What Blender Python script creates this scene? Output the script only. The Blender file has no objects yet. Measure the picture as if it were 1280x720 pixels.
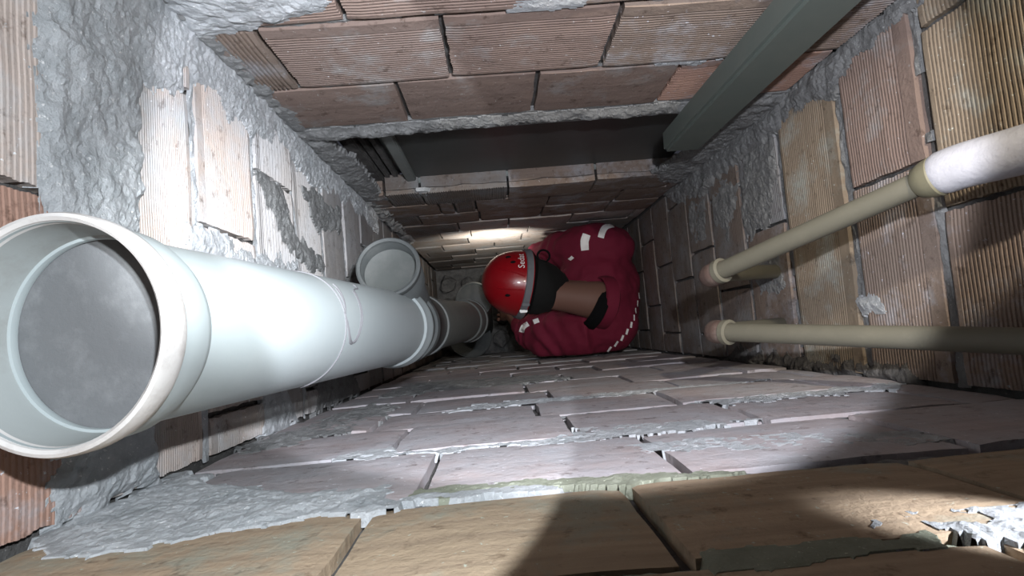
import bpy, bmesh, math, random
from mathutils import Vector, Matrix, noise
from mathutils.bvhtree import BVHTree
sc = bpy.context.scene
COL = sc.collection
H = 3.95                        # the lens hangs 3.95 m above the shaft's floor
def V(x, y, d): return Vector((x, y, H - d))     # d = metres below the lens

# ------------------------------------------------------------------ camera
F = 750.0
n = Vector(((622 - 640) / F, -(415 - 360) / F, -1.0)).normalized()
a = math.radians(4.86)
cx = Vector((math.cos(a), math.sin(a), 0)); cx = (cx - n * cx.dot(n)).normalized()
cz = -n; cy = cz.cross(cx)
# columns of R_cam<-world are cx, cy, cz ; camera rotation = transpose
Rcw = Matrix((cx, cy, cz))
cam_d = bpy.data.cameras.new('camera'); cam = bpy.data.objects.new('camera', cam_d); COL.objects.link(cam)
cam_d.sensor_width = 36; cam_d.lens = 36 * F / 1280; cam_d.clip_start = .01; cam_d.clip_end = 50
M4 = Rcw.to_4x4(); M4.translation = V(0, 0, 0); cam.matrix_world = M4
sc.camera = cam

# ------------------------------------------------------------------ light
sc.view_settings.view_transform = 'Standard'
sc.view_settings.look = 'None'
sc.view_settings.exposure = 0.25
sc.view_settings.gamma = 1
w = bpy.data.worlds.new('world'); sc.world = w; w.use_nodes = True
w.node_tree.nodes['Background'].inputs[0].default_value = (.75, .8, 1, 1)
w.node_tree.nodes['Background'].inputs[1].default_value = .035
def spot(name, loc, tgt, power, col, deg, blend, size):
    l = bpy.data.lights.new(name, 'SPOT'); l.energy = power; l.color = col
    l.spot_size = math.radians(deg); l.spot_blend = blend; l.shadow_soft_size = size
    o = bpy.data.objects.new(name, l); COL.objects.link(o)
    o.location = loc; o.rotation_euler = (tgt - loc).to_track_quat('-Z', 'Y').to_euler()
    return o
# wide cool spill of the hand torch, its cone edge falls across the front wall
spot('torch_spill', V(.05, .09, -.03), V(-.417, .03, .853), 20, (.88, .94, 1), 65.4, .03, .006)
# narrow hot core of the torch on the drain pipe and the left wall
spot('torch_core', V(.05, .06, -.05), V(-.30, .125, .77), 62, (.93, .97, 1), 27, 1.0, .008)
# phone flash beside the lens, cut by the phone's edge close to the front wall
spot('phone_flash', V(.11, .13, -.02), V(.11, .25, 1.0), 36, (.90, .92, 1), 71, .12, .01)
# second, warmer hand lamp at the shaft's back right corner
spot('hand_lamp', V(.40, .37, -.05), V(.47, .335, 1.0), 22, (1, .90, .74), 54, .16, .010)
# added unseen spot, lays a glare patch low in the front right corner
spot('added_glare_spot', V(.44, .02, .14), V(.283, -.13, .325), 16, (.90, .93, 1), 19, .5, .01)

# ------------------------------------------------------------------ materials
def mat(name):
    m = bpy.data.materials.new(name); m.use_nodes = True
    return m, m.node_tree, m.node_tree.nodes['Principled BSDF']
def N(t, typ, **kw):
    nd = t.nodes.new(typ)
    for k, v in kw.items(): setattr(nd, k, v)
    return nd
def ramp(t, src, p0, p1, c0=(0, 0, 0, 1), c1=(1, 1, 1, 1)):
    r = N(t, 'ShaderNodeValToRGB'); r.color_ramp.elements[0].position = p0; r.color_ramp.elements[1].position = p1
    r.color_ramp.elements[0].color = c0; r.color_ramp.elements[1].color = c1
    t.links.new(src, r.inputs[0]); return r
def mix(t, f, a_, b_):
    m = N(t, 'ShaderNodeMix', data_type='RGBA')
    if isinstance(f, (int, float)): m.inputs[0].default_value = f
    else: t.links.new(f, m.inputs[0])
    for i, s in ((6, a_), (7, b_)):
        if isinstance(s, tuple): m.inputs[i].default_value = s + (1,) if len(s) == 3 else s
        else: t.links.new(s, m.inputs[i])
    return m.outputs[2]
def noi(t, vec, scale, detail=4, rough=.6):
    x = N(t, 'ShaderNodeTexNoise'); x.inputs['Scale'].default_value = scale
    x.inputs['Detail'].default_value = detail; x.inputs['Roughness'].default_value = rough
    t.links.new(vec, x.inputs['Vector']); return x.outputs['Fac']
def bump(t, src, strength, dist, prev=None):
    b = N(t, 'ShaderNodeBump'); b.inputs['Strength'].default_value = strength; b.inputs['Distance'].default_value = dist
    t.links.new(src, b.inputs['Height'])
    if prev: t.links.new(prev, b.inputs['Normal'])
    return b.outputs[0]
def brick_mat(name, c1, c2, dust, dustcol=(.40, .40, .42), rib=0, streak=None):
    m, t, b = mat(name)
    geo = N(t, 'ShaderNodeNewGeometry').outputs['Position']
    tc = N(t, 'ShaderNodeTexCoord').outputs['Object']
    rnd = N(t, 'ShaderNodeObjectInfo').outputs['Random']
    c = mix(t, rnd, c1, c2)
    st = N(t, 'ShaderNodeMapping'); st.inputs['Scale'].default_value = (4, 60, 60); t.links.new(tc, st.inputs[0])
    sn = noi(t, st.outputs[0], 1.0, 5)
    c = mix(t, ramp(t, sn, .35, .7).outputs[0], c, tuple(x * .72 for x in c1) if streak is None else streak)
    blot = ramp(t, noi(t, geo, 9, 5, .7), .55 - dust * .35, .62 + (1 - dust) * .1)
    c = mix(t, blot.outputs[0], c, dustcol)
    sp = ramp(t, noi(t, geo, 120, 3, .7), .66, .72)
    c = mix(t, sp.outputs[0], c, tuple(min(1, x * 1.5) for x in dustcol))
    dk = ramp(t, noi(t, geo, 45, 4, .7), .30, .42, (.55, .52, .5, 1), (1, 1, 1, 1))
    mm = N(t, 'ShaderNodeMix', data_type='RGBA', blend_type='MULTIPLY'); mm.inputs[0].default_value = 1
    t.links.new(c, mm.inputs[6]); t.links.new(dk.outputs[0], mm.inputs[7])
    t.links.new(mm.outputs[2], b.inputs['Base Color'])
    b.inputs['Roughness'].default_value = .88; b.inputs['Specular IOR Level'].default_value = .25
    nb = bump(t, noi(t, geo, 160, 5, .7), .55, .0022)
    nb = bump(t, noi(t, geo, 28, 4, .6), .5, .005, nb)
    if rib:
        wv = N(t, 'ShaderNodeTexWave', bands_direction='Y'); wv.inputs['Scale'].default_value = 45
        wv.inputs['Distortion'].default_value = .4
        t.links.new(tc, wv.inputs['Vector']); nb = bump(t, wv.outputs['Fac'], .6 * rib, .002, nb)
    t.links.new(nb, b.inputs['Normal'])
    return m
M = {}
M['pink'] = brick_mat('brick_pink', (.30, .22, .185), (.25, .19, .165), .05, (.32, .31, .30), rib=0)
M['brown'] = brick_mat('brick_brown', (.32, .245, .20), (.265, .21, .175), .15)
M['yellow'] = brick_mat('brick_yellow', (.33, .26, .19), (.28, .23, .17), .10, (.36, .37, .33))
M['tan'] = brick_mat('brick_tan', (.47, .355, .245), (.43, .33, .225), .08, (.32, .34, .28), streak=(.31, .235, .165))
M['orange'] = brick_mat('brick_orange', (.42, .26, .20), (.37, .24, .19), .1)
M['pale'] = brick_mat('brick_pale', (.56, .47, .42), (.48, .42, .38), .30, (.46, .47, .48))
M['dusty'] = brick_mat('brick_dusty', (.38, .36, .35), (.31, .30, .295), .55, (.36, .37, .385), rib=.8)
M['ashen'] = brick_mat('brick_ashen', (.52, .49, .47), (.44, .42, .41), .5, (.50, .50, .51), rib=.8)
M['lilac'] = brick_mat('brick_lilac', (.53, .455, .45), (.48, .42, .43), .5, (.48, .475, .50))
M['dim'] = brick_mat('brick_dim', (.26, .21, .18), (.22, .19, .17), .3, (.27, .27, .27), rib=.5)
def mortar_mat(name, c1, c2, s=1.0):
    m, t, b = mat(name)
    geo = N(t, 'ShaderNodeNewGeometry').outputs['Position']
    f = noi(t, geo, 26, 6, .7)
    c = mix(t, ramp(t, f, .3, .7).outputs[0], c1, c2)
    g = ramp(t, noi(t, geo, 200, 3, .7), .62, .7); c = mix(t, g.outputs[0], c, tuple(min(1, x * 1.5) for x in c2))
    t.links.new(c, b.inputs['Base Color']); b.inputs['Roughness'].default_value = .93
    b.inputs['Specular IOR Level'].default_value = .15
    nb = bump(t, noi(t, geo, 70, 8, .75), .9 * s, .008); nb = bump(t, noi(t, geo, 300, 4, .8), .6 * s, .002, nb)
    t.links.new(nb, b.inputs['Normal']); return m
M['mortar'] = mortar_mat('mortar_grey', (.20, .205, .205), (.38, .385, .385))
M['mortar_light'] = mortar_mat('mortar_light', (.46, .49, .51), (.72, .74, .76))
M['mortar_green'] = mortar_mat('mortar_mossy', (.29, .31, .23), (.44, .46, .37))
M['mortar_dark'] = mortar_mat('mortar_dark', (.10, .095, .09), (.20, .195, .19))
M['rubble'] = mortar_mat('rubble', (.10, .10, .10), (.24, .235, .23))
def plain(name, col, rough=.5, metal=0, spec=.5, dirt=0, dcol=(.3, .28, .25), scale=14, bs=0, coat=0):
    m, t, b = mat(name)
    tc = N(t, 'ShaderNodeNewGeometry').outputs['Position']
    f = ramp(t, noi(t, tc, scale, 6, .7), .48, .78)
    c = mix(t, f.outputs[0], col, tuple(col[i] * (1 - dirt) + dcol[i] * dirt for i in range(3)))
    t.links.new(c, b.inputs['Base Color'])
    b.inputs['Roughness'].default_value = rough; b.inputs['Metallic'].default_value = metal
    b.inputs['Specular IOR Level'].default_value = spec; b.inputs['Coat Weight'].default_value = coat
    if bs: t.links.new(bump(t, noi(t, tc, 90, 5, .7), bs, .002), b.inputs['Normal'])
    return m
M['pvc'] = plain('grey_pvc', (.37, .415, .42), .45, dirt=.35, dcol=(.46, .48, .47), scale=9, bs=.06)
M['pvc_rim'] = plain('stained_pvc_rim', (.62, .60, .58), .55, dirt=.9, dcol=(.30, .26, .24), scale=22, bs=.25)
M['pvc_dimmed'] = plain('dusty_dimmed_pvc', (.10, .11, .11), .65, dirt=.7, dcol=(.18, .185, .18), scale=16, bs=.2)  # dust, plus the torch's falloff darkened into the base colour
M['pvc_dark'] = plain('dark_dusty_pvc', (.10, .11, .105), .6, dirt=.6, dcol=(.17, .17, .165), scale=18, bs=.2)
M['pvc_inner'] = plain('dusty_pvc_inside', (.34, .365, .36), .6, dirt=.8, dcol=(.22, .21, .19), scale=16, bs=.15)
M['plug'] = plain('cement_plug', (.15, .155, .16), .9, dirt=.8, dcol=(.25, .255, .26), scale=26, bs=.4)
M['ppr'] = plain('olive_grey_water_pipe', (.17, .16, .12), .6, dirt=.5, dcol=(.22, .205, .155), scale=30, bs=.12)
M['wrap'] = plain('white_pipe_wrap', (.50, .50, .54), .6, dirt=.5, dcol=(.72, .72, .76), scale=30, bs=.5)
M['olive'] = plain('olive_fitting', (.20, .185, .12), .6, dirt=.4, dcol=(.25, .23, .17), scale=30)
M['ring'] = plain('dark_rust_rim', (.13, .085, .07), .7, dirt=.5, scale=40)
M['bar'] = plain('green_grey_steel', (.13, .155, .14), .55, metal=.1, dirt=.6, dcol=(.16, .175, .155), scale=18, bs=.1)
M['pane'] = plain('dark_board', (.06, .064, .062), .42, dirt=.5, dcol=(.095, .10, .095), scale=7, bs=.05)
M['frame'] = plain('grey_frame', (.24, .26, .25), .6, dirt=.4, dcol=(.15, .15, .15), scale=20, bs=.2)
M['jacket'] = plain('burgundy_cloth', (.17, .006, .030), .85, dirt=.4, dcol=(.11, .005, .02), scale=14, bs=.3)
M['helmet'] = plain('red_shell', (.30, .004, .010), .32, dirt=.2, dcol=(.22, .015, .015), scale=9, coat=.25)
M['black'] = plain('black_cloth', (.005, .005, .006), .95, spec=.2)
M['hair'] = plain('black_hair', (.003, .003, .003), .9, scale=60, bs=.8)
M['skin'] = plain('skin', (.20, .105, .08), .6, dirt=.4, dcol=(.2, .10, .075), scale=20)
M['strap'] = plain('grey_strap', (.16, .165, .18), .8, dirt=.5, dcol=(.09, .1, .12), scale=60)
M['reflect'] = plain('silver_reflective_tape', (1, 1, 1), .5, metal=0, spec=1)
M['white'] = plain('white_print', (.9, .9, .9), .5)
M['pencil'] = plain('pencil_mark', (.16, .16, .17), .8)
M['trouser'] = plain('dark_trousers', (.03, .015, .02), .9)
M['shoe'] = plain('black_leather', (.012, .011, .01), .5)
M['wire'] = plain('wire', (.3, .3, .3), .5, metal=.8)
em, et, eb = mat('headlamp_lens'); eb.inputs['Base Color'].default_value = (1, 1, 1, 1)
eb.inputs['Emission Color'].default_value = (1, .97, .9, 1); eb.inputs['Emission Strength'].default_value = 8

# ------------------------------------------------------------------ helpers
def link(name, me, m=None, parent=None):
    o = bpy.data.objects.new(name, me); COL.objects.link(o)
    if m: me.materials.append(m)
    if parent: o.parent = parent
    return o
def obj(name, bm, m, parent=None, smooth=False, fix=True):
    if fix: bmesh.ops.recalc_face_normals(bm, faces=bm.faces)
    me = bpy.data.meshes.new(name); bm.to_mesh(me); bm.free()
    if smooth:
        for p in me.polygons: p.use_smooth = True
        try: me.set_sharp_from_angle(angle=math.radians(38))
        except Exception: pass
    return link(name, me, m, parent)
def tag(o, label=None, cat=None, group=None, kind=None):
    if label: o['label'] = label
    if cat: o['category'] = cat
    if group: o['group'] = group
    if kind: o['kind'] = kind
    return o
def empty(name, loc, label, cat, group=None):
    o = bpy.data.objects.new(name, None); COL.objects.link(o); o.location = loc; o.empty_display_size = .05
    return tag(o, label, cat, group)
def adopt(root, o):                      # o is built in world coordinates: move it under an Empty
    bpy.context.view_layer.update()
    o.parent = root; o.matrix_parent_inverse = Matrix.Translation(root.location).inverted()
    return o
def frame_of(axis):
    z = axis.normalized(); t = Vector((0, 0, 1)) if abs(z.z) < .9 else Vector((0, 1, 0))
    x = t.cross(z).normalized(); return x, z.cross(x), z
def lathe(prof, org, axis, n=48, bm=None):
    bm = bm or bmesh.new(); x, y, z = frame_of(axis); rings = []
    for s, r in prof:
        if r < 1e-6: rings.append([bm.verts.new(org + z * s)])
        else: rings.append([bm.verts.new(org + z * s + (x * math.cos(t) + y * math.sin(t)) * r) for t in [2 * math.pi * i / n for i in range(n)]])
    for A, B in zip(rings, rings[1:]):
        for i in range(n):
            j = (i + 1) % n
            if len(A) == 1 and len(B) == 1: continue
            if len(A) == 1: bm.faces.new((A[0], B[i], B[j]))
            elif len(B) == 1: bm.faces.new((A[i], A[j], B[0]))
            else: bm.faces.new((A[i], A[j], B[j], B[i]))
    return bm
def smooth_path(pts, k=6):
    P = [pts[0]] + list(pts) + [pts[-1]]; out = []
    for i in range(1, len(P) - 2):
        for s in range(k):
            t = s / k; a_, b_, c_, d_ = P[i - 1:i + 3]
            out.append(.5 * ((2 * b_) + (c_ - a_) * t + (2 * a_ - 5 * b_ + 4 * c_ - d_) * t * t + (3 * b_ - a_ - 3 * c_ + d_) * t ** 3))
    out.append(pts[-1]); return out
def tube(pts, r, n=20, cap=True, bm=None):
    bm = bm or bmesh.new(); rings = []
    rr = r if isinstance(r, (list, tuple)) else [r] * len(pts)
    x = None
    for i, p in enumerate(pts):
        t = (pts[min(i + 1, len(pts) - 1)] - pts[max(i - 1, 0)]).normalized()
        if x is None: x, y, _ = frame_of(t)
        x = (x - t * x.dot(t)).normalized(); y = t.cross(x)
        rings.append([bm.verts.new(p + (x * math.cos(q) + y * math.sin(q)) * rr[i]) for q in [2 * math.pi * k / n for k in range(n)]])
    for A, B in zip(rings, rings[1:]):
        for i in range(n): bm.faces.new((A[i], A[(i + 1) % n], B[(i + 1) % n], B[i]))
    if cap: bm.faces.new(rings[0]); bm.faces.new(rings[-1])
    return bm
def box(c, s, bm=None, bev=0, rot=None):
    bm = bm or bmesh.new()
    r = bmesh.ops.create_cube(bm, size=1); vs = r['verts']
    bmesh.ops.scale(bm, vec=Vector(s), verts=vs)
    if rot is not None: bmesh.ops.rotate(bm, cent=(0, 0, 0), matrix=rot, verts=vs)
    bmesh.ops.translate(bm, vec=c, verts=vs)
    if bev: bmesh.ops.bevel(bm, geom=list({e for v in vs for e in v.link_edges}), offset=bev, segments=2, affect='EDGES')
    return bm
def fbm(p, o=5):
    s = 0; q = 1.0; f = 1.0
    for _ in range(o): s += q * noise.noise(p * f); q *= .55; f *= 2.1
    return s

# ------------------------------------------------------------------ the shaft's four walls
PL = {'L': -.37, 'R': .626, 'T': .43, 'B': -.13}
INW = {'L': Vector((1, 0, 0)), 'R': Vector((-1, 0, 0)), 'T': Vector((0, -1, 0)), 'B': Vector((0, 1, 0))}
def wp(w_, a_, d, h=0):
    if w_ in 'LR': return V(PL[w_] + INW[w_].x * h, a_, d)
    return V(a_, PL[w_] + INW[w_].y * h, d)
YL = Vector((0, 0, -1))
def wall_matrix(w_, a_, d, h=0):
    z = INW[w_]; x = YL.cross(z); m = Matrix((x, YL, z)).transposed().to_4x4(); m.translation = wp(w_, a_, d, h); return m
ASGN = {k: (YL.cross(INW[k])).dot(Vector((0, 1, 0)) if k in 'LR' else Vector((1, 0, 0))) for k in 'LRTB'}
def sheet(w_, a0, a1, d0, d1, step, hf, bm=None, keep=None):
    """height field over a wall rectangle"""
    bm = bm or bmesh.new(); na = max(2, int((a1 - a0) / step)); nd = max(2, int((d1 - d0) / step)); g = {}
    for i in range(na + 1):
        for j in range(nd + 1):
            a_ = a0 + (a1 - a0) * i / na; d = d0 + (d1 - d0) * j / nd
            h = hf(a_, d)
            if h is None: continue
            g[i, j] = bm.verts.new(wp(w_, a_, d, h))
    for i in range(na):
        for j in range(nd):
            q = [g.get(k) for k in ((i, j), (i + 1, j), (i + 1, j + 1), (i, j + 1))]
            if all(q):
                f = bm.faces.new(q); f.normal_update()
                if f.normal.dot(INW[w_]) < 0: f.normal_flip()
    return bm
WALL = {}
def back_h(seed): return lambda a_, d: -.013 + .004 * fbm(Vector((a_ * 14, d * 14, seed)), 3)
OPEN = (-.315, .545, 1.24, 1.752)       # opening in the back wall
for k, nm, rng in (('L', 'wall_left', (-.16, .47)), ('R', 'wall_right', (-.16, .47)), ('T', 'wall_back', (-.40, .66)), ('B', 'wall_front', (-.40, .66))):
    bm = bmesh.new()
    if k == 'T':
        sheet(k, rng[0], rng[1], .1, OPEN[2], .025, back_h(3), bm)
        sheet(k, rng[0], OPEN[0], OPEN[2], OPEN[3], .02, back_h(4), bm)
        sheet(k, OPEN[1], rng[1], OPEN[2], OPEN[3], .02, back_h(5), bm)
        sheet(k, rng[0], rng[1], OPEN[3], H + .02, .03, back_h(6), bm)
    else: sheet(k, rng[0], rng[1], .1 if k != 'B' else .02, H + .02, .03, back_h(ord(k)), bm)
    WALL[k] = tag(obj(nm, bm, M['mortar_dark'], fix=False), kind='structure')

def brick_mesh(w_, h_, rib, seed, thick=.035, near=.022, pitch=.0068, depth=.0019, rough=1.0):
    r = random.Random(seed); hw, hh = w_ / 2, h_ / 2
    ys = []
    if rib == 1:
        ys += [(-hh, 0), (-hh + near - .002, 0.0004)]
        y = -hh + near
        while y < hh - .010:
            ys += [(y, -depth), (y + pitch * .38, -depth), (y + pitch * .5, 0), (y + pitch * .88, 0)]; y += pitch
        ys += [(hh - .004, 0), (hh, 0)]
    else:
        k = max(3, int(h_ / .03)); ys = [(-hh + h_ * i / k, 0) for i in range(k + 1)]
    if rib == 2:
        xs = []; x = -hw + .012
        xs = [(-hw, 0), (-hw + .010, 0)]
        while x < hw - .014: xs += [(x, -depth), (x + pitch * .38, -depth), (x + pitch * .5, 0), (x + pitch * .88, 0)]; x += pitch
        xs += [(hw - .004, 0), (hw, 0)]
    else:
        k = max(4, int(w_ / .022)); xs = [(-hw + w_ * i / k, 0) for i in range(k + 1)]
    bm = bmesh.new(); G = []
    ev = .0026 * rough
    for i, (x, zx) in enumerate(xs):
        row = []
        for j, (y, zy) in enumerate(ys):
            z = zx + zy + .0012 * rough * noise.noise(Vector((x * 18, y * 18, seed * .37)))
            px, py = x, y
            if i in (0, len(xs) - 1):
                s = 1 if i else -1; q = noise.noise(Vector((y * 40, seed * 1.7, s))); px = x - s * (.001 + ev * abs(q) * 1.6); z -= .0012
            if j in (0, len(ys) - 1):
                s = 1 if j else -1; q = noise.noise(Vector((x * 30, seed * 2.3, s * 3))); py = y - s * (.0005 + ev * abs(q)); z -= .0012
            row.append(bm.verts.new((px, py, z)))
        G.append(row)
    for i in range(len(xs) - 1):
        for j in range(len(ys) - 1): bm.faces.new((G[i][j], G[i + 1][j], G[i + 1][j + 1], G[i][j + 1]))
    ring = [G[i][0] for i in range(len(xs))] + [G[-1][j] for j in range(1, len(ys))] + [G[i][-1] for i in range(len(xs) - 2, -1, -1)] + [G[0][j] for j in range(len(ys) - 2, 0, -1)]
    low = [bm.verts.new((v.co.x, v.co.y, -thick)) for v in ring]
    for i in range(len(ring)):
        j = (i + 1) % len(ring); bm.faces.new((ring[i], low[i], low[j], ring[j]))
    me = bpy.data.meshes.new('brick'); bm.to_mesh(me); bm.free(); return me
RB = random.Random(5)
def brick(w_, a0, a1, d0, d1, m, rib=1, h=0, thick=.035, near=.022, tilt=1.0, gap=.004, dgap=.008, label=None, pitch=.0068, depth=.0019):
    lw, lh = (a1 - a0) - gap, (d1 - d0) - dgap
    if lw < .012 or lh < .012: return
    me = brick_mesh(lw, lh, rib, RB.randrange(9999), thick, near, pitch, depth)
    me.materials.append(M[m])
    o = bpy.data.objects.new('brick', me); COL.objects.link(o); o.parent = WALL[w_]
    mw = wall_matrix(w_, (a0 + a1) / 2, (d0 + d1) / 2, h + RB.uniform(-.0025, .0025))
    t = tilt * .010
    mw = mw @ Matrix.Rotation(RB.uniform(-t, t), 4, 'X') @ Matrix.Rotation(RB.uniform(-t, t) * .6, 4, 'Y') @ Matrix.Rotation(RB.uniform(-t, t) * .4, 4, 'Z')
    o.matrix_local = mw
    if label: o['label'] = label
    return o
def course(w_, d0, d1, known, lo, hi, pick, L=.25, **kw):
    js = sorted(known)
    while js[0] - L > lo + .03: js.insert(0, js[0] - L + RB.uniform(-.006, .006))
    while js[-1] + L < hi - .03: js.append(js[-1] + L + RB.uniform(-.006, .006))
    js = [lo] + js + [hi]
    for p, q in zip(js, js[1:]):
        m, rib = pick((p + q) / 2, (d0 + d1) / 2, q - p)
        if m: brick(w_, p, q, d0, d1, m, rib, **kw)
def joint(w_, d, lo, hi, wd=.012, m='mortar', rec=-.006, seed=0):
    def hf(a_, dd):
        e = abs(dd - d) / (wd / 2)
        if noise.noise(Vector((a_ * 9, seed, d * 7))) > .33: return None
        return rec - .004 * max(0, e - .6) + .004 * fbm(Vector((a_ * 30, dd * 60, seed)), 3)
    o = obj('mortar_joint', sheet(w_, lo, hi, d - wd / 2, d + wd / 2, .005, hf), M[m], WALL[w_], fix=False); o['kind'] = 'stuff'
# --- right wall
RD = [.19, .40, .605, .815, 1.015, 1.24, 1.45, 1.66, 1.86, 2.065, 2.27, 2.475, 2.68, 2.885, 3.09, 3.295, 3.5, 3.705, 3.91]
RJ = [.2, .05, .116, .191, .145, .184, .06, .19, .12, .19, .05, .2, .1, .22, .07, .18, .1, .2]
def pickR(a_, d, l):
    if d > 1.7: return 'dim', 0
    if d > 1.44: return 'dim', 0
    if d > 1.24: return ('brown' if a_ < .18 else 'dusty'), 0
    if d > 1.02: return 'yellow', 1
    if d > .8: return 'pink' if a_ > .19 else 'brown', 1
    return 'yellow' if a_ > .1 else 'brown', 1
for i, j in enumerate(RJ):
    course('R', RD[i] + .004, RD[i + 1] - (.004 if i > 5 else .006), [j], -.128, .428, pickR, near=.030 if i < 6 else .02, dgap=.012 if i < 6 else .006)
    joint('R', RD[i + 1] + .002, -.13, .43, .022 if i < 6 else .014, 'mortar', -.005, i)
# --- left wall
LD = [.195, .385, .575, .77, .96, 1.15, 1.34, 1.53, 1.72, 1.91, 2.1, 2.29, 2.48, 2.67, 2.86, 3.05, 3.24, 3.43, 3.62, 3.81, 3.94]
LJ = [.1, .148, .085, .172, .05, .174, .08, .17, .04, .2, .1, .17, .03, .2, .1, .17, .04, .2, .1, .2]
def pickL(a_, d, l):
    if d < .57: return ('orange', 1) if a_ < .02 else ('pale', 1)
    if d < 1.0: return 'pale', 1
    if d < 1.7: return 'ashen', 1 if d < 1.3 else 0
    return 'dusty' if d < 2.3 else 'dim', 0
for i, j in enumerate(LJ):
    course('L', LD[i] + .004, LD[i + 1] - .004, [j], -.128, .428, pickL, near=.018, pitch=.0046 if 1 < i < 8 else .0062, depth=.0012)
    joint('L', LD[i + 1], -.13, .43, .018, 'mortar_light' if i < 8 else 'mortar', -.003, 30 + i)
# --- front wall (lower edge of the picture)
BD = [.02, .14, .325, .50, .71, .91, 1.09, 1.29, 1.49, 1.69, 1.89, 2.09, 2.29, 2.49, 2.69, 2.89, 3.09, 3.29, 3.49, 3.69, 3.89]
BJ = [[.1], [0, .248], [-.112, .092, .32], [-.077, .15, .395], [-.139, .085, .31], [.052, .268], [.09, .338], [.053, .282], [.16], [.03], [.18], [.06], [.15], [.02], [.2], [.1], [.0], [.2], [.1], [.15]]
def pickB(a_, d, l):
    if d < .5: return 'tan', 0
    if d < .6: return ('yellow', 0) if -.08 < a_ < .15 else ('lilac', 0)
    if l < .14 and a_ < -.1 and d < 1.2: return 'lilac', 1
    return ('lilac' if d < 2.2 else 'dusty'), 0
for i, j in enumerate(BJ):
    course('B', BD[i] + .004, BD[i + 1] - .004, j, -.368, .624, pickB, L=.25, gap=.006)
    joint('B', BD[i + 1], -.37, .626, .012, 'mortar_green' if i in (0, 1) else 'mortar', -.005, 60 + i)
# --- back wall (upper edge of the picture)
TD = [(.2, .39, [0]), (.39, .585, [-.05]), (.585, .785, [-.167, .11]), (.785, .985, [-.293, -.042, .209]), (.985, 1.17, [-.137, .105, .352]),
      (1.752, 1.93, [-.30, -.195, .067, .332]), (1.93, 2.115, [-.16, -.11, -.038, .208]), (2.115, 2.30, [-.25, -.03, .2]), (2.30, 2.49, [-.12, .08]), (2.49, 2.68, [-.21, -.08]),
      (2.68, 2.87, [-.1]), (2.87, 3.06, [.02]), (3.06, 3.25, [-.08]), (3.25, 3.44, [.03]), (3.44, 3.63, [-.1]), (3.63, 3.82, [0]), (3.82, 3.94, [.05])]
def pickT(a_, d, l):
    if .78 < d < .99 and a_ < -.29: return 'brown', 2
    if d < .99: return ('pink' if a_ < .2 else 'brown'), 1
    if d < 1.2: return ('pink' if a_ < .35 else 'orange'), 1 if a_ > .35 else 0
    if d < 2.0 and -.3 < a_ < -.2: return 'dim', 2
    if d < 2.2 and -.11 < a_ < -.03: return 'dim', 2
    if d > 2.1 and a_ < -.15: return 'dim', 2
    return ('brown' if d < 2.3 else 'pale'), 0
for i, (d0, d1, j) in enumerate(TD):
    top = 5 == i
    course('T', d0 + .003, d1 - .003, j, -.366, .622, pickT, near=.024, thick=.062 if top else .035, depth=.0026, h=.004 if top else 0, dgap=.006)
    if i not in (4,): joint('T', d1, -.37, .626, .014, 'mortar', -.006, 90 + i)

# --- smears, lumps and corner fillets of mortar
def sdpoly(p, poly):
    dmin = 1e9; inside = False; k = len(poly)
    for i in range(k):
        a_, b_ = poly[i], poly[(i + 1) % k]
        ex, ey = b_[0] - a_[0], b_[1] - a_[1]; wx, wy = p[0] - a_[0], p[1] - a_[1]
        t = max(0, min(1, (wx * ex + wy * ey) / (ex * ex + ey * ey + 1e-12)))
        dmin = min(dmin, math.hypot(wx - ex * t, wy - ey * t))
        if (a_[1] > p[1]) != (b_[1] > p[1]) and p[0] < ex * (p[1] - a_[1]) / (b_[1] - a_[1] + 1e-12) + a_[0]: inside = not inside
    return dmin if inside else -dmin
def smear(w_, poly, amp, m, seed, step=.005, rag=.018, base=.001, soft=.03, fr=16):
    a0 = min(p[0] for p in poly) - .02; a1 = max(p[0] for p in poly) + .02
    d0 = min(p[1] for p in poly) - .02; d1 = max(p[1] for p in poly) + .02
    def hf(a_, d):
        s = sdpoly((a_, d), poly)
        if s < -.03: return None
        s += rag * fbm(Vector((a_ * 28, d * 28, seed)), 4)
        if s < -.008: return None
        k = max(0, min(1, (s + .004) / soft)); k = k * k * (3 - 2 * k)
        e = -.010 if s < -.002 else 0
        big = fbm(Vector((a_ * fr, d * fr, seed + 7.7)), 5)
        rdg = fbm(Vector((a_ * 90, d * 90, seed + 3)), 4)
        return e + base * k + amp * k * max(.05, .42 + .45 * big) + .0022 * rdg * k
    o = obj('mortar_smear', sheet(w_, a0, a1, d0, d1, step, hf), M[m], WALL[w_], smooth=False, fix=False); return o
# left wall
smear('L', [(-.13, .50), (.43, .50), (.44, .66), (.30, .655), (.10, .64), (-.13, .66)], .016, 'mortar_light', 1, .004)
smear('L', [(.375, .6), (.30, .66), (.335, .74), (.37, .80), (.345, .95), (.37, 1.1), (.35, 1.3), (.37, 1.6), (.36, 2.0), (.44, 2.0), (.44, .6)], .012, 'mortar_light', 2, .004, rag=.018)
smear('L', [(.17, .74), (.16, .96), (.172, 1.15), (.13, 1.15), (.11, .9), (.12, .74)], .010, 'mortar_light', 3, .004)
smear('L', [(.30, .96), (.30, 1.08), (.22, 1.16), (.18, 1.35), (.15, 1.3), (.17, 1.1), (.25, 1.0)], .006, 'mortar', 4, .004)
smear('L', [(.33, 1.2), (.25, 1.3), (.28, 1.5), (.34, 1.5)], .009, 'mortar', 5, .005)
smear('L', [(-.13, .94), (-.05, .95), (-.06, 1.05), (-.13, 1.1)], .010, 'mortar_light', 6, .005)
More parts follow.
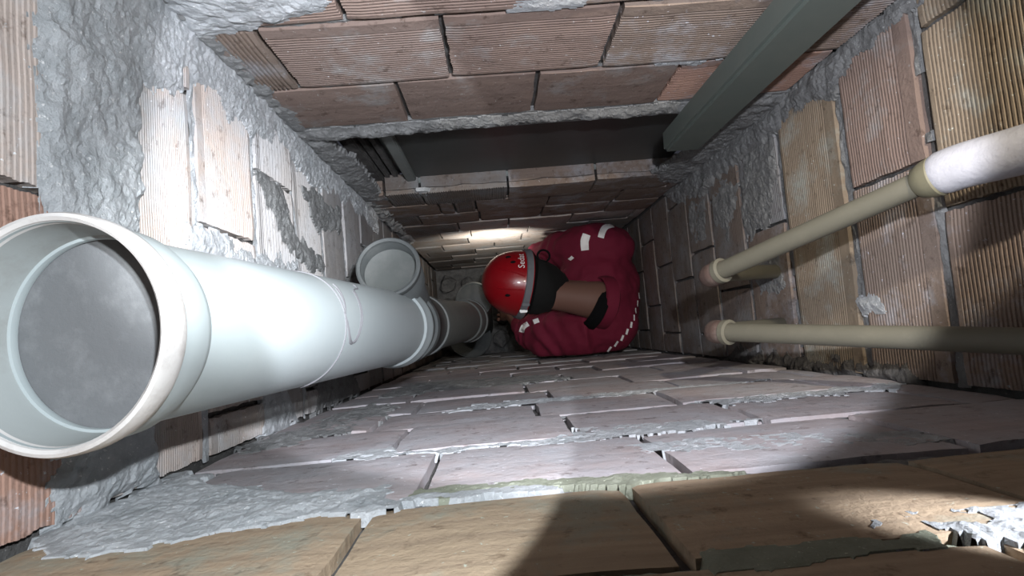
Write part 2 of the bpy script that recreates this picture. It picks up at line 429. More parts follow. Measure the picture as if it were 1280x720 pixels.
smear('L', [(.05, 1.5), (.2, 1.55), (.3, 1.8), (.1, 2.2), (0, 1.9)], .008, 'mortar', 7, .01)
smear('L', [(.0, 2.3), (.3, 2.2), (.35, 2.9), (.05, 3.1)], .02, 'mortar', 8, .014)
smear('L', [(-.13, 1.2), (-.04, 1.25), (-.05, 1.5), (-.13, 1.6)], .012, 'mortar', 9, .008)
# front wall
smear('B', [(-.38, .49), (-.30, .43), (-.20, .475), (-.10, .485), (-.11, .55), (-.2, .57), (-.30, .64), (-.38, .72)], 0.0054, 'mortar_light', 11, .003)
smear('B', [(-.09, .51), (.02, .505), (.16, .487), (.19, .495), (.10, .515), (.02, .53), (-.07, .54)], .002, 'mortar_green', 12, .003, rag=.016)
smear('B', [(-.09, .50), (.04, .495), (.03, .513), (-.08, .525)], 0.0032, 'mortar_light', 13, .003, rag=.008)
smear('B', [(.10, .312), (.22, .315), (.23, .335), (.10, .340)], 0.0014, 'mortar_green', 14, .003, rag=.008)
smear('B', [(.10, .60), (.38, .53), (.42, .56), (.22, .64), (.12, .645)], 0.0018, 'mortar_light', 15, .004, base=-.0012, rag=.03)
smear('B', [(-.2, .70), (.1, .69), (.3, .72), (.2, .76), (-.18, .75)], 0.0018, 'mortar_light', 16, .004, base=-.0012, rag=.03)
smear('B', [(-.34, .80), (-.24, .9), (-.2, 1.2), (-.28, 1.3), (-.38, .9)], 0.0027, 'mortar', 17, .005, rag=.03)
smear('B', [(.3, .85), (.6, .87), (.6, .93), (.3, .93)], 0.0023, 'mortar_light', 18, .005, base=-.0012, rag=.03)
smear('B', [(-.1, 1.05), (.4, 1.07), (.5, 1.12), (-.05, 1.14)], 0.0023, 'mortar_light', 19, .006, base=-.0012, rag=.03)
smear('B', [(-.3, 1.4), (.2, 1.5), (.1, 1.7), (-.28, 1.8)], 0.0027, 'mortar', 20, .01, rag=.03)
smear('B', [(.205, .345), (.24, .35), (.34, .385), (.45, .41), (.45, .30), (.262, .305)], .002, 'mortar_light', 41, .003, rag=.03)  # white plaster; its paleness also stands for glare in the lit patch
# back wall
smear('T', [(-.38, .66), (-.20, .69), (-.17, .735), (-.25, .775), (-.38, .80)], .013, 'mortar_light', 21, .004, rag=.012)
smear('T', [(-.38, .60), (-.352, .72), (-.345, .9), (-.34, 1.1), (-.35, 1.2), (-.38, 1.2)], .010, 'mortar', 22, .004)
smear('T', [(.06, .755), (.16, .765), (.15, .785), (.05, .785)], .006, 'mortar_light', 23, .003, rag=.01)
smear('T', [(-.38, 1.175), (.64, 1.172), (.64, 1.235), (.1, 1.228), (-.38, 1.24)], .012, 'mortar', 24, .004, rag=.010, base=.004)
smear('T', [(-.38, 1.22), (-.325, 1.23), (-.305, 1.4), (-.30, 1.6), (-.315, 1.75), (-.30, 1.82), (-.38, 1.82)], .016, 'mortar', 25, .004, rag=.012)
smear('T', [(.52, 1.2), (.64, 1.2), (.64, 1.9), (.54, 1.85), (.50, 1.75), (.545, 1.5)], .015, 'mortar', 26, .004, rag=.012)
smear('T', [(.30, .985), (.36, .975), (.42, .985), (.38, 1.0)], .006, 'mortar_light', 27, .003, rag=.01)
smear('T', [(-.38, 1.8), (-.33, 1.85), (-.33, 2.6), (-.38, 2.8)], .03, 'mortar', 28, .008, rag=.03)
smear('T', [(-.20, 1.745), (-.17, 1.75), (-.17, 1.80), (-.20, 1.82)], .012, 'mortar_light', 29, .004, rag=.01)
# right wall
smear('R', [(.44, .75), (.40, .80), (.405, .95), (.36, 1.02), (.37, 1.05), (.39, 1.2), (.44, 1.22)], 0.012, 'mortar', 31, .004, rag=.018)
smear('R', [(.44, 1.15), (.37, 1.22), (.36, 1.45), (.34, 1.66), (.36, 1.9), (.44, 2.1)], 0.017, 'mortar', 32, .005, rag=.015)
smear('R', [(.38, 1.25), (.37, 1.40), (.30, 1.44), (.18, 1.44), (.18, 1.33), (.27, 1.26)], .006, 'mortar', 33, .004, rag=.03)
smear('R', [(.35, 1.46), (.36, 1.62), (.25, 1.64), (.19, 1.55), (.25, 1.48)], .007, 'mortar', 34, .005, rag=.02)
smear('R', [(.34, 1.67), (.35, 1.84), (.22, 1.85), (.2, 1.7)], .007, 'mortar', 35, .006, rag=.02)
smear('R', [(.02, .975), (.0, 1.03), (-.025, 1.01), (-.02, .96)], .014, 'mortar_light', 36, .003, rag=.01)
smear('R', [(.14, 1.27), (.03, 1.26), (.03, 1.4), (.1, 1.42)], .008, 'mortar', 37, .004, rag=.02)
smear('R', [(-.14, .9), (-.10, .92), (-.105, 1.2), (-.10, 1.6), (-.14, 1.7)], .018, 'mortar_dark', 38, .005, rag=.02)

# --- floor with rubble
bm = bmesh.new(); g = {}
for i in range(35):
    for j in range(21):
        x = -.40 + 1.06 * i / 34; y = -.16 + .63 * j / 20
        g[i, j] = bm.verts.new((x, y, -.01 + .02 * fbm(Vector((x * 9, y * 9, 2)), 4)))
for i in range(34):
    for j in range(20): bm.faces.new((g[i, j], g[i + 1, j], g[i + 1, j + 1], g[i, j + 1]))
tag(obj('floor', bm, M['rubble'], fix=False), kind='structure')

# ------------------------------------------------------------------ dark board closing the opening
def b3(x0, x1, y0, y1, d0, d1, bm=None, bev=0): return box(V((x0 + x1) / 2, (y0 + y1) / 2, (d0 + d1) / 2), (x1 - x0, y1 - y0, d1 - d0), bm, bev)
fr = tag(obj('window_1', b3(-.335, .58, .505, .52, 1.20, 1.80), M['frame']), kind='structure')
obj('pane', b3(-.205, .56, .478, .486, 1.19, 1.80), M['pane'], fr)
obj('frame_bar', b3(-.232, -.203, .466, .500, 1.19, 1.80, bev=.003), M['frame'], fr)
obj('frame_bar', b3(-.335, -.300, .474, .500, 1.19, 1.80, bev=.003), M['mortar_dark'], fr)
obj('frame_bar', b3(-.232, .56, .462, .478, 1.765, 1.80, bev=.003), M['frame'], fr)
bm = bmesh.new()
for k, x in enumerate((-.262, -.286)): box(V(x, .492, 1.495), (.012, .02, .6), bm)
obj('frame_groove', bm, M['mortar_dark'], fr)
obj('lintel', b3(-.37, .626, .432, .50, 1.165, 1.243), M['mortar'], fr)

# ------------------------------------------------------------------ steel bar hanging along the back wall
bm = b3(.404, .486, .368, .416, .05, 1.31, bev=.006)
bar = tag(obj('steel_post', bm, M['bar']), 'dark green grey steel post on the back wall, ending at the dark opening', 'post')
bm = bmesh.new()
for pts in ([V(.47, .40, 1.30), V(.505, .41, 1.33), V(.50, .43, 1.36), V(.53, .43, 1.37)], [V(.46, .41, 1.30), V(.48, .425, 1.36), V(.45, .43, 1.40)], [V(.485, .39, 1.29), V(.53, .40, 1.30), V(.545, .42, 1.33)]):
    tube(smooth_path(pts, 5), .0011, 6, True, bm)
obj('binding_wire', bm, M['wire'], bar)

# ------------------------------------------------------------------ big drain pipe on the left
A0 = V(-.279, .0225, .387); A1 = V(-.203, .026, 1.17); ax = (A1 - A0).normalized(); Lp = (A1 - A0).length
root = empty('drain_pipe', A0, 'thick pale grey plastic drain pipe along the left wall with a wide open mouth', 'pipe')
adopt(root, obj('socket', lathe([(.058, .0690), (.052, .0715), (.045, .0740), (.028, .0745), (.0, .0750), (-.001, .0715), (.004, .0712)], A0, ax, 96), M['pvc'], smooth=True))
adopt(root, obj('socket_rim', lathe([(.020, .0748), (.017, .0765), (.010, .0778), (.000, .0778), (-.004, .0765), (-.005, .0742), (-.003, .0720), (.004, .0710)], A0, ax, 96), M['pvc_rim'], smooth=True))
adopt(root, obj('inner_wall', lathe([(.004, .0711), (.02, .0700), (.045, .0675), (.09, .0668), (.112, .0664)], A0, ax, 96), M['pvc_inner'], smooth=True))
adopt(root, obj('inner_rim', lathe([(.037, .0690), (.038, .0664), (.041, .0658), (.0445, .0668)], A0, ax, 96), M['pvc'], smooth=True))
bmp = lathe([(.045, .0), (.046, .02), (.0455, .04), (.045, .0680)], A0, ax, 64)
adopt(root, obj('cement_plug', bmp, M['plug'], smooth=True))
adopt(root, obj('pipe_body', lathe([(.05, .0692), (.2, .0692), (.4, .0694), (.6, .0696), (Lp - .002, .0698)], A0, ax, 96), M['pvc'], smooth=True))
adopt(root, obj('collar', lathe([(Lp - .03, .0700), (Lp - .026, .0745), (Lp - .004, .0765), (Lp + .004, .0790), (Lp + .012, .0790), (Lp + .014, .070)], A0, ax, 72), M['pvc'], smooth=True))
# drawn ring and scribble, standing on the pipe's skin
def on_pipe(s, ang, r=.0697):
    s = .335 + (s - .50) * .6
    x, y, z = frame_of(ax)
    # angle measured from +X (towards the room) to +Y
    ex = (Vector((1, 0, 0)) - z * z.x).normalized(); ey = z.cross(ex); 
    if ey.y < 0: ey = -ey
    return A0 + z * s + (ex * math.cos(ang) + ey * math.sin(ang)) * r
R_ = math.radians
bm = tube([on_pipe(.50 + .012 * math.sin(q * .9), q) for q in [R_(-80 + 5 * k) for k in range(40)]], .0012, 6)
for P_ in ([(.505, 10), (.53, 27), (.545, 42), (.545, 48)], [(.505, 10), (.52, 22), (.53, 40)], [(.50, 12), (.525, -12), (.56, -18), (.60, 2), (.645, 40), (.70, 48), (.71, 56)], [(.50, 6), (.53, -18), (.565, -14), (.60, 10), (.635, 40)]):
    pts = smooth_path([Vector((s, q, 0)) for s, q in P_], 8)
    tube([on_pipe(p.x, R_(p.y)) for p in pts], .0011, 6, True, bm)
adopt(root, obj('pencil_marks', bm, M['pencil']))

# tee fitting under it
T0 = V(-.202, .026, 1.196); T1 = V(-.187, .030, 1.385); tx = (T1 - T0).normalized()
root = empty('tee_fitting', T0, 'dusty grey tee fitting with a round open branch beside the thick drain pipe', 'pipe fitting')
adopt(root, obj('tee_body', lathe([(0, .066), (.0, .072), (.05, .072), (.055, .077), (.075, .078), (.08, .074), (.215, .071)], T0, tx, 64), M['pvc_dimmed'], smooth=True))
B0 = V(-.19, .05, 1.36); B1 = V(-.190, .136, 1.10); bx = (B1 - B0).normalized(); bl = (B1 - B0).length
adopt(root, obj('branch', lathe([(0, .052), (bl - .075, .053), (bl - .07, .058), (bl - .03, .058), (bl - .025, .0555), (bl - .004, .0555), (bl, .0535), (bl - .004, .0505), (bl - .05, .0500)], B0, bx, 64), M['pvc_dimmed'], smooth=True))
adopt(root, obj('branch_rim', lathe([(bl - .014, .056), (bl - .010, .0590), (bl + .002, .0590), (bl + .005, .056), (bl + .002, .0515), (bl - .008, .0505)], B0, bx, 64), M['pvc_dimmed'], smooth=True))
adopt(root, obj('branch_plug', lathe([(bl - .035, 0), (bl - .036, .02), (bl - .034, .04), (bl - .03, .0505)], B0, bx, 48), M['pvc_dark'], smooth=True))
# lower pipe
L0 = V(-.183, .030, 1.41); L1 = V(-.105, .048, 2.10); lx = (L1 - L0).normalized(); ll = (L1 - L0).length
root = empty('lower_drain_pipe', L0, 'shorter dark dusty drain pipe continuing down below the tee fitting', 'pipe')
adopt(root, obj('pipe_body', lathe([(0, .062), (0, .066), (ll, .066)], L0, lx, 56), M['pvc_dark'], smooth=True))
adopt(root, obj('collar', lathe([(0, .066), (.001, .073), (.02, .074), (.024, .066)], L0, lx, 56), M['pvc_dimmed'], smooth=True))
adopt(root, obj('collar', lathe([(ll - .12, .066), (ll - .115, .071), (ll - .01, .072), (ll - .008, .076), (ll + .006, .077), (ll + .01, .07), (ll + .008, .0)], L0, lx, 56), M['pvc_dimmed'], smooth=True))
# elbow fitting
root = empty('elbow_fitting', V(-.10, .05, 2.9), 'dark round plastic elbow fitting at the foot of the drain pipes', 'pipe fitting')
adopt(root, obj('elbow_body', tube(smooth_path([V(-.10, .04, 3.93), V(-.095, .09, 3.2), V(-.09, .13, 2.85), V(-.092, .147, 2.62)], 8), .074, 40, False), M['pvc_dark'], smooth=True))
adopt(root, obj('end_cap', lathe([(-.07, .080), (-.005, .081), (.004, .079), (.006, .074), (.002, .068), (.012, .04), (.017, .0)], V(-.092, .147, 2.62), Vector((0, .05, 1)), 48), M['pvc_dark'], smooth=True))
# broken lid on the floor
bm = bmesh.new(); c0 = V(-.165, -.012, 3.50); nx = Vector((.25, .35, .9)); x, y, z = frame_of(nx); prev = None
ctr_t = bm.verts.new(c0 + z * .004); ctr_b = bm.verts.new(c0 - z * .004); R2 = []
for k in range(41):
    q = R_(150 + k * 6.2); r = .125 * (1 + (.03 * noise.noise(Vector((k * .9, 0, 0)))))
    p = c0 + (x * math.cos(q) + y * math.sin(q)) * r
    R2.append((bm.verts.new(p + z * .006), bm.verts.new(p - z * .006)))
for (a1, a2), (b1, b2) in zip(R2, R2[1:]):
    bm.faces.new((ctr_t, a1, b1)); bm.faces.new((ctr_b, b2, a2)); bm.faces.new((a1, a2, b2, b1))
bm.faces.new((ctr_t, ctr_b, R2[0][1], R2[0][0])); bm.faces.new((ctr_b, ctr_t, R2[-1][0], R2[-1][1]))
lid = tag(obj('broken_lid', bm, M['pvc_dimmed']), 'broken round grey lid on the shaft floor below the drain pipes', 'lid')
obj('lid_rim', tube([c0 + (x * math.cos(q) + y * math.sin(q)) * .126 + z * .003 for q in [R_(152 + k * 6) for k in range(41)]], .005, 8), M['pvc_dimmed'], lid)
# rubble
RR = random.Random(11)
ROCKS = [(-.30, .34, .055, 'in the corner of the left and back walls'), (-.17, .33, .045, 'against the back wall above the elbow fitting'), (-.05, .33, .05, 'against the back wall under the red helmet'),
         (-.31, .20, .05, 'half way along the left wall'), (.04, .10, .05, 'under the helmet, beside the dark elbow fitting'), (.02, -.04, .055, 'between the broken lid and the stooping person'),
         (.10, .32, .045, 'under the sleeve near the back wall'), (-.31, .04, .05, 'at the foot of the left wall below the pipes'), (-.29, -.07, .04, 'in the corner of the left and front walls')]
for i, (x0, y0, r, wh) in enumerate(ROCKS):
    bm = bmesh.new(); bmesh.ops.create_icosphere(bm, subdivisions=2, radius=r)
    for v in bm.verts:
        v.co *= 1 + .45 * noise.noise(v.co * (1.4 / r) + Vector((i * 3.1, 0, 0))); v.co.z *= .7
    o = obj('rubble_stone', bm, M['rubble']); o.location = (x0, y0, .55 * r); o.rotation_euler = (0, 0, RR.random() * 6)
    tag(o, 'rough grey stone ' + wh, 'stone', 'rubble on the shaft floor')

# ------------------------------------------------------------------ two water pipes on the right
def water_pipe(ps, stub_end, label, fitting):
    e = ps[0]; root = empty('water_pipe', e, label, 'pipe', 'water pipes coming out of the right wall')
    adopt(root, obj('pipe_body', tube(ps, .0155, 28), M['ppr'], smooth=True))
    d = (ps[1] - e).normalized(); s = (stub_end - e).normalized()
    adopt(root, obj('stub', tube([e, stub_end], .0150, 24), M['ppr'], smooth=True))
    adopt(root, obj('elbow_joint', tube(smooth_path([e + d * .022, e + d * .006 , e + (s + d) * -.002, e + s * .012, e + s * .03], 5), .0200, 28), M['ring'], smooth=True))
    adopt(root, obj('elbow_lip', lathe([(.010, .0200), (.012, .0218), (.022, .0218), (.024, .0165)], e, d, 28), M['ppr'], smooth=True))
    adopt(root, obj('rusty_shoulder', tube(smooth_path([e - d * .002 , e - d * .012 + s * .004, e - d * .016 + s * .02], 4), [.0205] * 8 + [.019], 28), M['ring'], smooth=True))
    if fitting:
        adopt(root, obj('wrapped_elbow', tube(smooth_path(fitting, 6), [.012 + .0145 * min(1, (k + .5) / 4) for k in range(6 * (len(fitting) - 1) + 1)], 32), M['wrap'], smooth=True))
        f0 = fitting[0]; fd = (fitting[1] - fitting[0]).normalized()
        adopt(root, obj('olive_fitting', lathe([(-.012, .0158), (-.008, .020), (.004, .024), (.014, .0255), (.02, .022)], f0, fd, 32), M['olive'], smooth=True))
    return root
water_pipe([V(.391, .070, 1.05), V(.545, .143, .705), V(.575, .146, .635), V(.592, .146, .56), V(.594, .146, .1)], V(.628, .081, 1.31),
           'olive grey water pipe on the right wall running into a white wrapped elbow', [V(.541, .141, .715), V(.556, .147, .68), V(.578, .147, .62), V(.592, .146, .55)])
water_pipe([V(.390, -.033, 1.05), V(.586, -.060, .66), V(.602, -.062, .60), V(.604, -.062, .1)], V(.628, -.036, 1.31),
           'olive grey water pipe on the right wall without wrapping, nearer the front wall', None)

# ------------------------------------------------------------------ the person
def skin_mesh(verts, edges, sub=2, root=0):
    me = bpy.data.meshes.new('s'); me.from_pydata([V(*v[:3]) for v in verts], [], []) if False else me.from_pydata([V(*v[:3]) for v in verts], edges, [])
    o = bpy.data.objects.new('s', me); COL.objects.link(o)
    md = o.modifiers.new('s', 'SKIN'); md.use_smooth_shade = True
    for i, v in enumerate(verts):
        sv = me.skin_vertices[0].data[i]; r = v[3] if len(v) > 3 else .05
        sv.radius = (r, v[4] if len(v) > 4 else r); sv.use_root = i == root
    s = o.modifiers.new('u', 'SUBSURF'); s.levels = sub; s.render_levels = sub
    dg = bpy.context.evaluated_depsgraph_get(); ev = o.evaluated_get(dg)
    out = bpy.data.meshes.new_from_object(ev); bpy.data.objects.remove(o); bpy.data.meshes.remove(me)
    for p in out.polygons: p.use_smooth = True
    return out
FLOORD = H - .03
person = empty('person', V(.33, .13, FLOORD), 'person in burgundy jacket and red helmet stooping at the bottom of the shaft', 'person')
SK = [(.40, .13, 2.98, .12), (.44, .13, 2.78, .11), (.44, .13, 2.58, .11), (.41, .125, 2.46, .09), (.35, .115, 2.355, .06),   # 0-4 pelvis..neck base
      (.255, .13, 2.29, .055), (.20, .15, 2.30, .07),                                                                                 # 5-6 nape, skull base
      (.41, .255, 2.44, .06), (.28, .310, 2.58, .045), (.12, .24, 2.76, .035), (.075, .215, 2.82, .026),                              # 7-10 arm near the back wall
      (.38, .005, 2.42, .06), (.18, -.035, 2.56, .045), (.09, .04, 2.77, .035), (.065, .075, 2.83, .026),                            # 11-14 other arm
      (.36, .21, 3.08, .085), (.22, .24, 3.42, .06), (.33, .25, 3.82, .042), (.24, .255, 3.87, .035),                                  # 15-18 leg
      (.36, .05, 3.08, .085), (.24, .02, 3.42, .06), (.35, .01, 3.82, .042), (.26, .005, 3.87, .035)]
SE = [(0, 1), (1, 2), (2, 3), (3, 4), (4, 5), (5, 6), (3, 7), (7, 8), (8, 9), (9, 10), (3, 11), (11, 12), (12, 13), (13, 14), (0, 15), (15, 16), (16, 17), (17, 18), (0, 19), (19, 20), (20, 21), (21, 22)]
body_me = skin_mesh(SK, SE)
# hands: palm and five fingers each, curled downwards
bmb = bmesh.new(); bmb.from_mesh(body_me)
def hand(w0, d_, side):
    d_ = d_.normalized(); up = Vector((0, 0, 1)); lat = d_.cross(up).normalized() * side; dn = d_.cross(lat).normalized()
    if dn.z > 0: dn = -dn
    def c(v): return (v.x, v.y, H - v.z)
    palm = [c(w0) + (.024, .016), c(w0 + d_ * .045) + (.038, .014), c(w0 + d_ * .085) + (.036, .012)]
    bmb.from_mesh(skin_mesh(palm, [(0, 1), (1, 2)], 2))
    for k, (off, ln) in enumerate(((-.03, .07), (-.01, .082), (.01, .078), (.03, .062))):
        p = w0 + d_ * .08 + lat * off; q = [p]
        for s, cur in ((.45, .25), (.32, .7), (.23, 1.1)):
            q.append(q[-1] + (d_ * math.cos(cur) + dn * math.sin(cur)) * ln * s)
        bmb.from_mesh(skin_mesh([c(v) + (r,) for v, r in zip(q, (.0095, .009, .0083, .007))], [(0, 1), (1, 2), (2, 3)], 2))
    p = w0 + d_ * .03 - lat * .03; q = [p, p - lat * .022 + d_ * .022 + dn * .008, p - lat * .03 + d_ * .05 + dn * .02, p - lat * .026 + d_ * .07 + dn * .032]
    bmb.from_mesh(skin_mesh([c(v) + (r,) for v, r in zip(q, (.013, .0115, .010, .008))], [(0, 1), (1, 2), (2, 3)], 2))
hand(V(.075, .215, 2.82), Vector((-.5, -.2, -.8)), 1)
hand(V(.065, .075, 2.83), Vector((-.5, .15, -.8)), -1)
# head: skull, jaw, nose, ears in the head's own frame
hu = Vector((-.95, .20, .20)).normalized(); hf_ = Vector((-.05, .25, -1)); hf_ = (hf_ - hu * hf_.dot(hu)).normalized(); hs = hu.cross(hf_)
HC = V(.100, .178, 2.30)
def hp(s, f, u): return HC + hs * s + hf_ * f + hu * u
bh = bmesh.new(); bmesh.ops.create_uvsphere(bh, u_segments=40, v_segments=28, radius=1)
for v in bh.verts:
    s, f, u = v.co.x, v.co.y, v.co.z
    X = s * .078; Y = f * .098; Z = u * .115
    if u < 0: X *= 1 - .28 * (-u); Y = Y * (1 - .12 * -u) + (.012 if f > 0 else .0) * -u
    if f > .55:
        nose = math.exp(-((s / .13) ** 2 + ((u + .18) / .22) ** 2)); Y += .028 * nose
        brow = math.exp(-((u - .12) / .1) ** 2) * .004; Y += brow
        eye = math.exp(-(((abs(s) - .36) / .15) ** 2 + ((u - .0) / .11) ** 2)); Y -= .010 * eye
        lip = math.exp(-((s / .28) ** 2 + ((u + .52) / .06) ** 2)); Y += .006 * lip
        chin = math.exp(-((s / .3) ** 2 + ((u + .82) / .15) ** 2)); Y += .010 * chin
    v.co = hp(X, Y, Z)
for f in bh.faces: f.smooth = True
tm = bpy.data.meshes.new('t'); bh.to_mesh(tm); bh.free(); bmb.from_mesh(tm)
for sgn in (-1, 1):
    be = bmesh.new(); bmesh.ops.create_uvsphere(be, u_segments=14, v_segments=10, radius=1)
    for v in be.verts: v.co = hp(sgn * (.079 + v.co.x * .008), -.008 + v.co.y * .018 + v.co.z * .004, -.012 + v.co.z * .030)
    tm = bpy.data.meshes.new('t'); be.to_mesh(tm); be.free(); bmb.from_mesh(tm)
body = obj('body', bmb, M['skin'], smooth=True); adopt(person, body)
for sgn in (-1, 1):
    be = bmesh.new(); bmesh.ops.create_uvsphere(be, u_segments=12, v_segments=8, radius=.011)
    bmesh.ops.translate(be, vec=hp(sgn * .028, .086, 0), verts=be.verts); adopt(person, obj('eye', be, M['white'], smooth=True))
# hair
bh = bmesh.new(); bmesh.ops.create_uvsphere(bh, u_segments=36, v_segments=24, radius=1)
dl = []
for v in bh.verts:
    s, f, u = v.co.x, v.co.y, v.co.z
    if f > .35 and u < .45: dl.append(v)
    q = max(0, min(1, -u * 3 + .1)); v.co = hp(s * (.098 + .016 * q), f * (.104 + .018 * q) - .004 - .012 * q, u * .118 - .006 if u > 0 else u * .200) + (.006 * noise.noise(v.co * 6)) * hs
bmesh.ops.delete(bh, geom=dl, context='VERTS')
adopt(person, obj('hair', bh, M['hair'], smooth=True, fix=False))
# helmet
hel = obj('helmet', lathe([(-.035, .128), (-.034, .133), (-.028, .134), (-.020, .129), (0, .126), (.03, .121), (.06, .111), (.09, .094), (.113, .070), (.128, .042), (.134, .018), (.135, 0)], HC + hu * .012, hu, 64), M['helmet'], smooth=True)
adopt(person, hel); hel['label'] = 'red climbing helmet with white lettering'
PRF = [(-.035, .133), (-.02, .129), (0, .126), (.03, .121), (.06, .111), (.09, .094), (.113, .070), (.128, .042), (.135, 0)]
def hr(s):
    for (s0, r0), (s1, r1) in zip(PRF, PRF[1:]):
        if s0 <= s <= s1: return r0 + (r1 - r0) * (s - s0) / (s1 - s0)
    return .128
cv = Vector((0, 0, 1)); cv = (cv - hu * cv.dot(hu)).normalized(); ce = cv.cross(hu).normalized()
if ce.y < 0: ce = -ce
def onh(s, q, off=.002): return HC + hu * (.012 + s) + (cv * math.cos(q) + ce * math.sin(q)) * (hr(s) + off)
def child(name, bm, m, smooth=True, label=None):
    o = obj(name, bm, M[m] if isinstance(m, str) else m, smooth=smooth); bpy.context.view_layer.update()
    o.parent = hel; o.matrix_parent_inverse = hel.matrix_world.inverted() if False else (Matrix.Translation(person.location) @ hel.matrix_parent_inverse).inverted()
    if label: o['label'] = label
    return o
child('headlamp_strap', lathe([(-.031, .133), (-.030, .1375), (-.008, .1335), (-.006, .128)], HC + hu * .012, hu, 64), 'strap')
child('lower_strap', lathe([(-.055, .112), (-.052, .118), (-.038, .133), (-.036, .128)], HC + hu * .012, hu, 48), 'black')
for q, s in ((35, .045), (50, .06), (-30, .05)):
    bm = bmesh.new(); bmesh.ops.create_uvsphere(bm, u_segments=12, v_segments=8, radius=.008)
    bmesh.ops.scale(bm, vec=(1.3, .7, .5), verts=bm.verts); bmesh.ops.translate(bm, vec=onh(s, R_(q), .0), verts=bm.verts); child('vent', bm, 'black')
for q in (-14, 8): child('ridge', tube([onh(s, R_(q + 140 * max(0, s) * (1 if q > 0 else -.6)), .0005) for s in [k * .009 for k in range(11)]], .0022, 8), 'helmet')
for q in (-38, -52): child('strap_clip', box(onh(-.02, R_(q), .006), (.028, .012, .012), bev=.002), 'reflect' if q == -52 else 'strap')
child('cable_loop', tube([onh(-.075, R_(60), .0) + hu * (.024 * math.cos(t)) + ce * (.022 * math.sin(t)) + cv * .004 for t in [R_(k * 20) for k in range(19)]], .004, 8), 'black')
# lettering wrapped on the shell
tc = bpy.data.curves.new('helmet_lettering', 'FONT'); tc.body = 'Sedat'; tc.size = .034; tc.resolution_u = 3
to = bpy.data.objects.new('t', tc); COL.objects.link(to)
tme = bpy.data.meshes.new_from_object(to.evaluated_get(bpy.context.evaluated_depsgraph_get())); bpy.data.objects.remove(to)
bm = bmesh.new(); bm.from_mesh(tme); bmesh.ops.subdivide_edges(bm, edges=bm.edges, cuts=1)
for v in bm.verts:
    u_, w_ = v.co.x, v.co.y
    v.co = onh(.004 + w_, R_(22) + u_ / .125, .0018)
o = child('lettering', bm, 'white', smooth=False)
# headlamp under the helmet's front
hl = HC + hf_ * .150 + hu * .03
child('headlamp_body', box(hl, (.05, .05, .035), bev=.006), 'black')
child('headlamp_lens', lathe([(0, .016), (.012, .017), (.013, 0)], hl - Vector((0, 0, .014)), Vector((-.1, .4, -.9)), 24), em)
spot('headlamp_light', V(.03, .235, 2.53), V(-.005, .43, 2.74), 9, (1, .96, .86), 130, 1.0, .012)
# jacket (torso and sleeves), trousers, shoes
def blob(bm, c, r, rot=None):
    q = bmesh.ops.create_icosphere(bm, subdivisions=3, radius=1)['verts']
    bmesh.ops.scale(bm, vec=r, verts=q)
    if rot: bmesh.ops.rotate(bm, cent=(0, 0, 0), matrix=Matrix.Rotation(rot, 3, 'Y'), verts=q)
    bmesh.ops.translate(bm, vec=V(*c), verts=q)
def union(bm, vox, it):
    me = bpy.data.meshes.new('u'); bm.to_mesh(me); bm.free(); o = bpy.data.objects.new('u', me); COL.objects.link(o)
    r = o.modifiers.new('r', 'REMESH'); r.mode = 'VOXEL'; r.voxel_size = vox
    m_ = o.modifiers.new('s', 'SMOOTH'); m_.iterations = it; m_.factor = .6
    out = bpy.data.meshes.new_from_object(o.evaluated_get(bpy.context.evaluated_depsgraph_get()))
    bpy.data.objects.remove(o); bpy.data.meshes.remove(me); return out
jb = bmesh.new()
blob(jb, (.455, .140, 2.53), (.155, .262, .19)); blob(jb, (.415, .135, 2.44), (.150, .215, .135)); blob(jb, (.445, .30, 2.46), (.145, .115, .13)); blob(jb, (.41, -.005, 2.44), (.165, .125, .13))
blob(jb, (.45, .135, 2.72), (.155, .235, .22)); blob(jb, (.41, .14, 2.95), (.17, .20, .18))
tube([V(.42, .30, 2.42), V(.36, .315, 2.46), V(.295, .325, 2.53), V(.22, .30, 2.62), V(.16, .262, 2.72), V(.125, .24, 2.77)], [.105, .096, .086, .072, .058, .048], 24, True, jb)
tube([V(.38, -.02, 2.40), V(.30, -.025, 2.43), V(.215, -.028, 2.50), V(.16, -.012, 2.60), V(.125, .010, 2.70), V(.10, .035, 2.76)], [.115, .108, .098, .080, .060, .048], 24, True, jb)
jm = union(jb, .011, 7)
bm = bmesh.new(); bm.from_mesh(jm)
for v in bm.verts:
    p = v.co; nn = fbm(Vector((p.x * 9, p.y * 11, p.z * 6)), 3)
    v.co += v.normal * (.012 * nn + .006 * math.sin(70 * (p.x * .6 + p.z) + 9 * noise.noise(p * 7)) * max(0, min(1, (.36 - p.x) * 6)))
    for k, lim in (('x', .612),):
        if v.co.x > lim: v.co.x = lim + (v.co.x - lim) * .1
    if v.co.y < -.116: v.co.y = -.116 + (v.co.y + .116) * .1
    if v.co.y > .412: v.co.y = .412 + (v.co.y - .412) * .1
bvh = BVHTree.FromBMesh(bm)
jk = obj('jacket', bm, M['jacket'], smooth=True); adopt(person, jk); jk['label'] = 'burgundy work jacket with silver reflective strips'
tr = skin_mesh([(.40, .13, 3.0, .13), (.37, .21, 3.12, .10), (.22, .24, 3.42, .078), (.33, .25, 3.80, .058), (.37, .05, 3.12, .10), (.24, .02, 3.42, .078), (.35, .01, 3.80, .058)], [(0, 1), (1, 2), (2, 3), (0, 4), (4, 5), (5, 6)], 2)
adopt(person, link('trousers', tr, M['trouser']))
for y in (.252, .008):
    adopt(person, link('boot', skin_mesh([(.345, y, 3.78, .05), (.345, y, 3.87, .048, .044), (.27, y, 3.885, .042, .034), (.19, y, 3.89, .036, .028)], [(0, 1), (1, 2), (2, 3)], 2), M['shoe']))
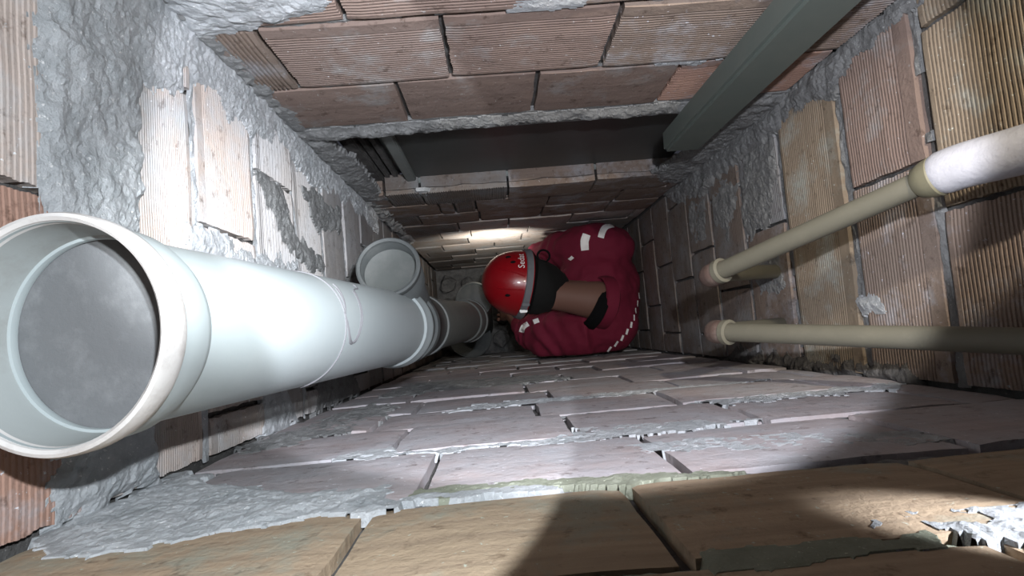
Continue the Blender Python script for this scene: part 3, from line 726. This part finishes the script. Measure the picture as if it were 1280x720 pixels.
# neck shows between hair and collar: nape bridge in the body, collars around it
def drop(x, y, up=.0):
    h = bvh.ray_cast(Vector((x, y, H - 1.5)), Vector((0, 0, -1)))
    return (h[0], h[1]) if h[0] is not None else (None, None)
NB = V(.370, .092, 2.30); nax = Vector((.90, -.18, -.20)).normalized()
nk = lathe([(-.16, .055), (-.09, .060), (-.03, .068), (.02, .076), (.05, .074), (.062, 0)], NB, nax, 40)
nko = obj('neck', nk, M['skin'], smooth=True); adopt(person, nko)
adopt(person, obj('shirt_collar', lathe([(.005, .075), (.010, .082), (.034, .090), (.050, .086), (.056, .071), (.06, .0)], NB + Vector((-.004, -.014, 0)), Vector((.85, -.50, -.05)), 48), M['black'], smooth=True))
adopt(person, obj('jacket_collar', lathe([(.016, .088), (.020, .096), (.045, .104), (.065, .104), (.075, .09), (.08, .02)], NB, Vector((.90, -.22, -.30)), 48), M['jacket'], smooth=True))
def strip(name, pts, wd, cross=None):
    """tape laid on the jacket: pts (x,y) path, dropped on the cloth from above"""
    bm = bmesh.new(); prev = None; P = smooth_path([Vector((x, y, 0)) for x, y in pts], 6)
    for i, p in enumerate(P):
        t = (P[min(i + 1, len(P) - 1)] - P[max(i - 1, 0)]).normalized(); s = Vector((-t.y, t.x, 0)); row = []
        for k in (-1, -.33, .33, 1):
            q = p + s * wd / 2 * k; h, nn = drop(q.x, q.y)
            if h is None: row = None; break
            row.append(bm.verts.new(h + nn * .004))
        if row and prev:
            for A, B, C_, D in zip(prev, prev[1:], row[1:], row):
                f = bm.faces.new((A, B, C_, D)); f.normal_update()
                if f.normal.z < 0: f.normal_flip()
        prev = row
    o = obj(name, bm, M['reflect'], smooth=True, fix=False); bpy.context.view_layer.update(); o.parent = jk
    o.matrix_parent_inverse = (Matrix.Translation(person.location) @ jk.matrix_parent_inverse).inverted(); return o
strip('reflective_band', [(.383, .352), (.372, .325), (.372, .292)], .030)
strip('reflective_band', [(.435, .333), (.445, .355), (.465, .378), (.50, .388)], .024)
strip('reflective_band', [(.312, .262), (.326, .272)], .014)
strip('reflective_band', [(.103, -.010), (.112, .010), (.132, .022)], .020)
strip('reflective_band', [(.150, .026), (.172, .032)], .018)
for k in range(9):
    t0 = k / 9; P0 = Vector((.425, -.108)); P1 = Vector((.545, -.03)); P2 = Vector((.588, .12))
    def bz(t): return P0 * (1 - t) ** 2 + P1 * 2 * t * (1 - t) + P2 * t * t
    p, q = bz(t0), bz(t0 + .075); nrm = Vector((-(q - p).y, (q - p).x)).normalized() * .004
    strip('reflective_piping', [p - nrm, q + nrm], .009 if k < 5 else .006)
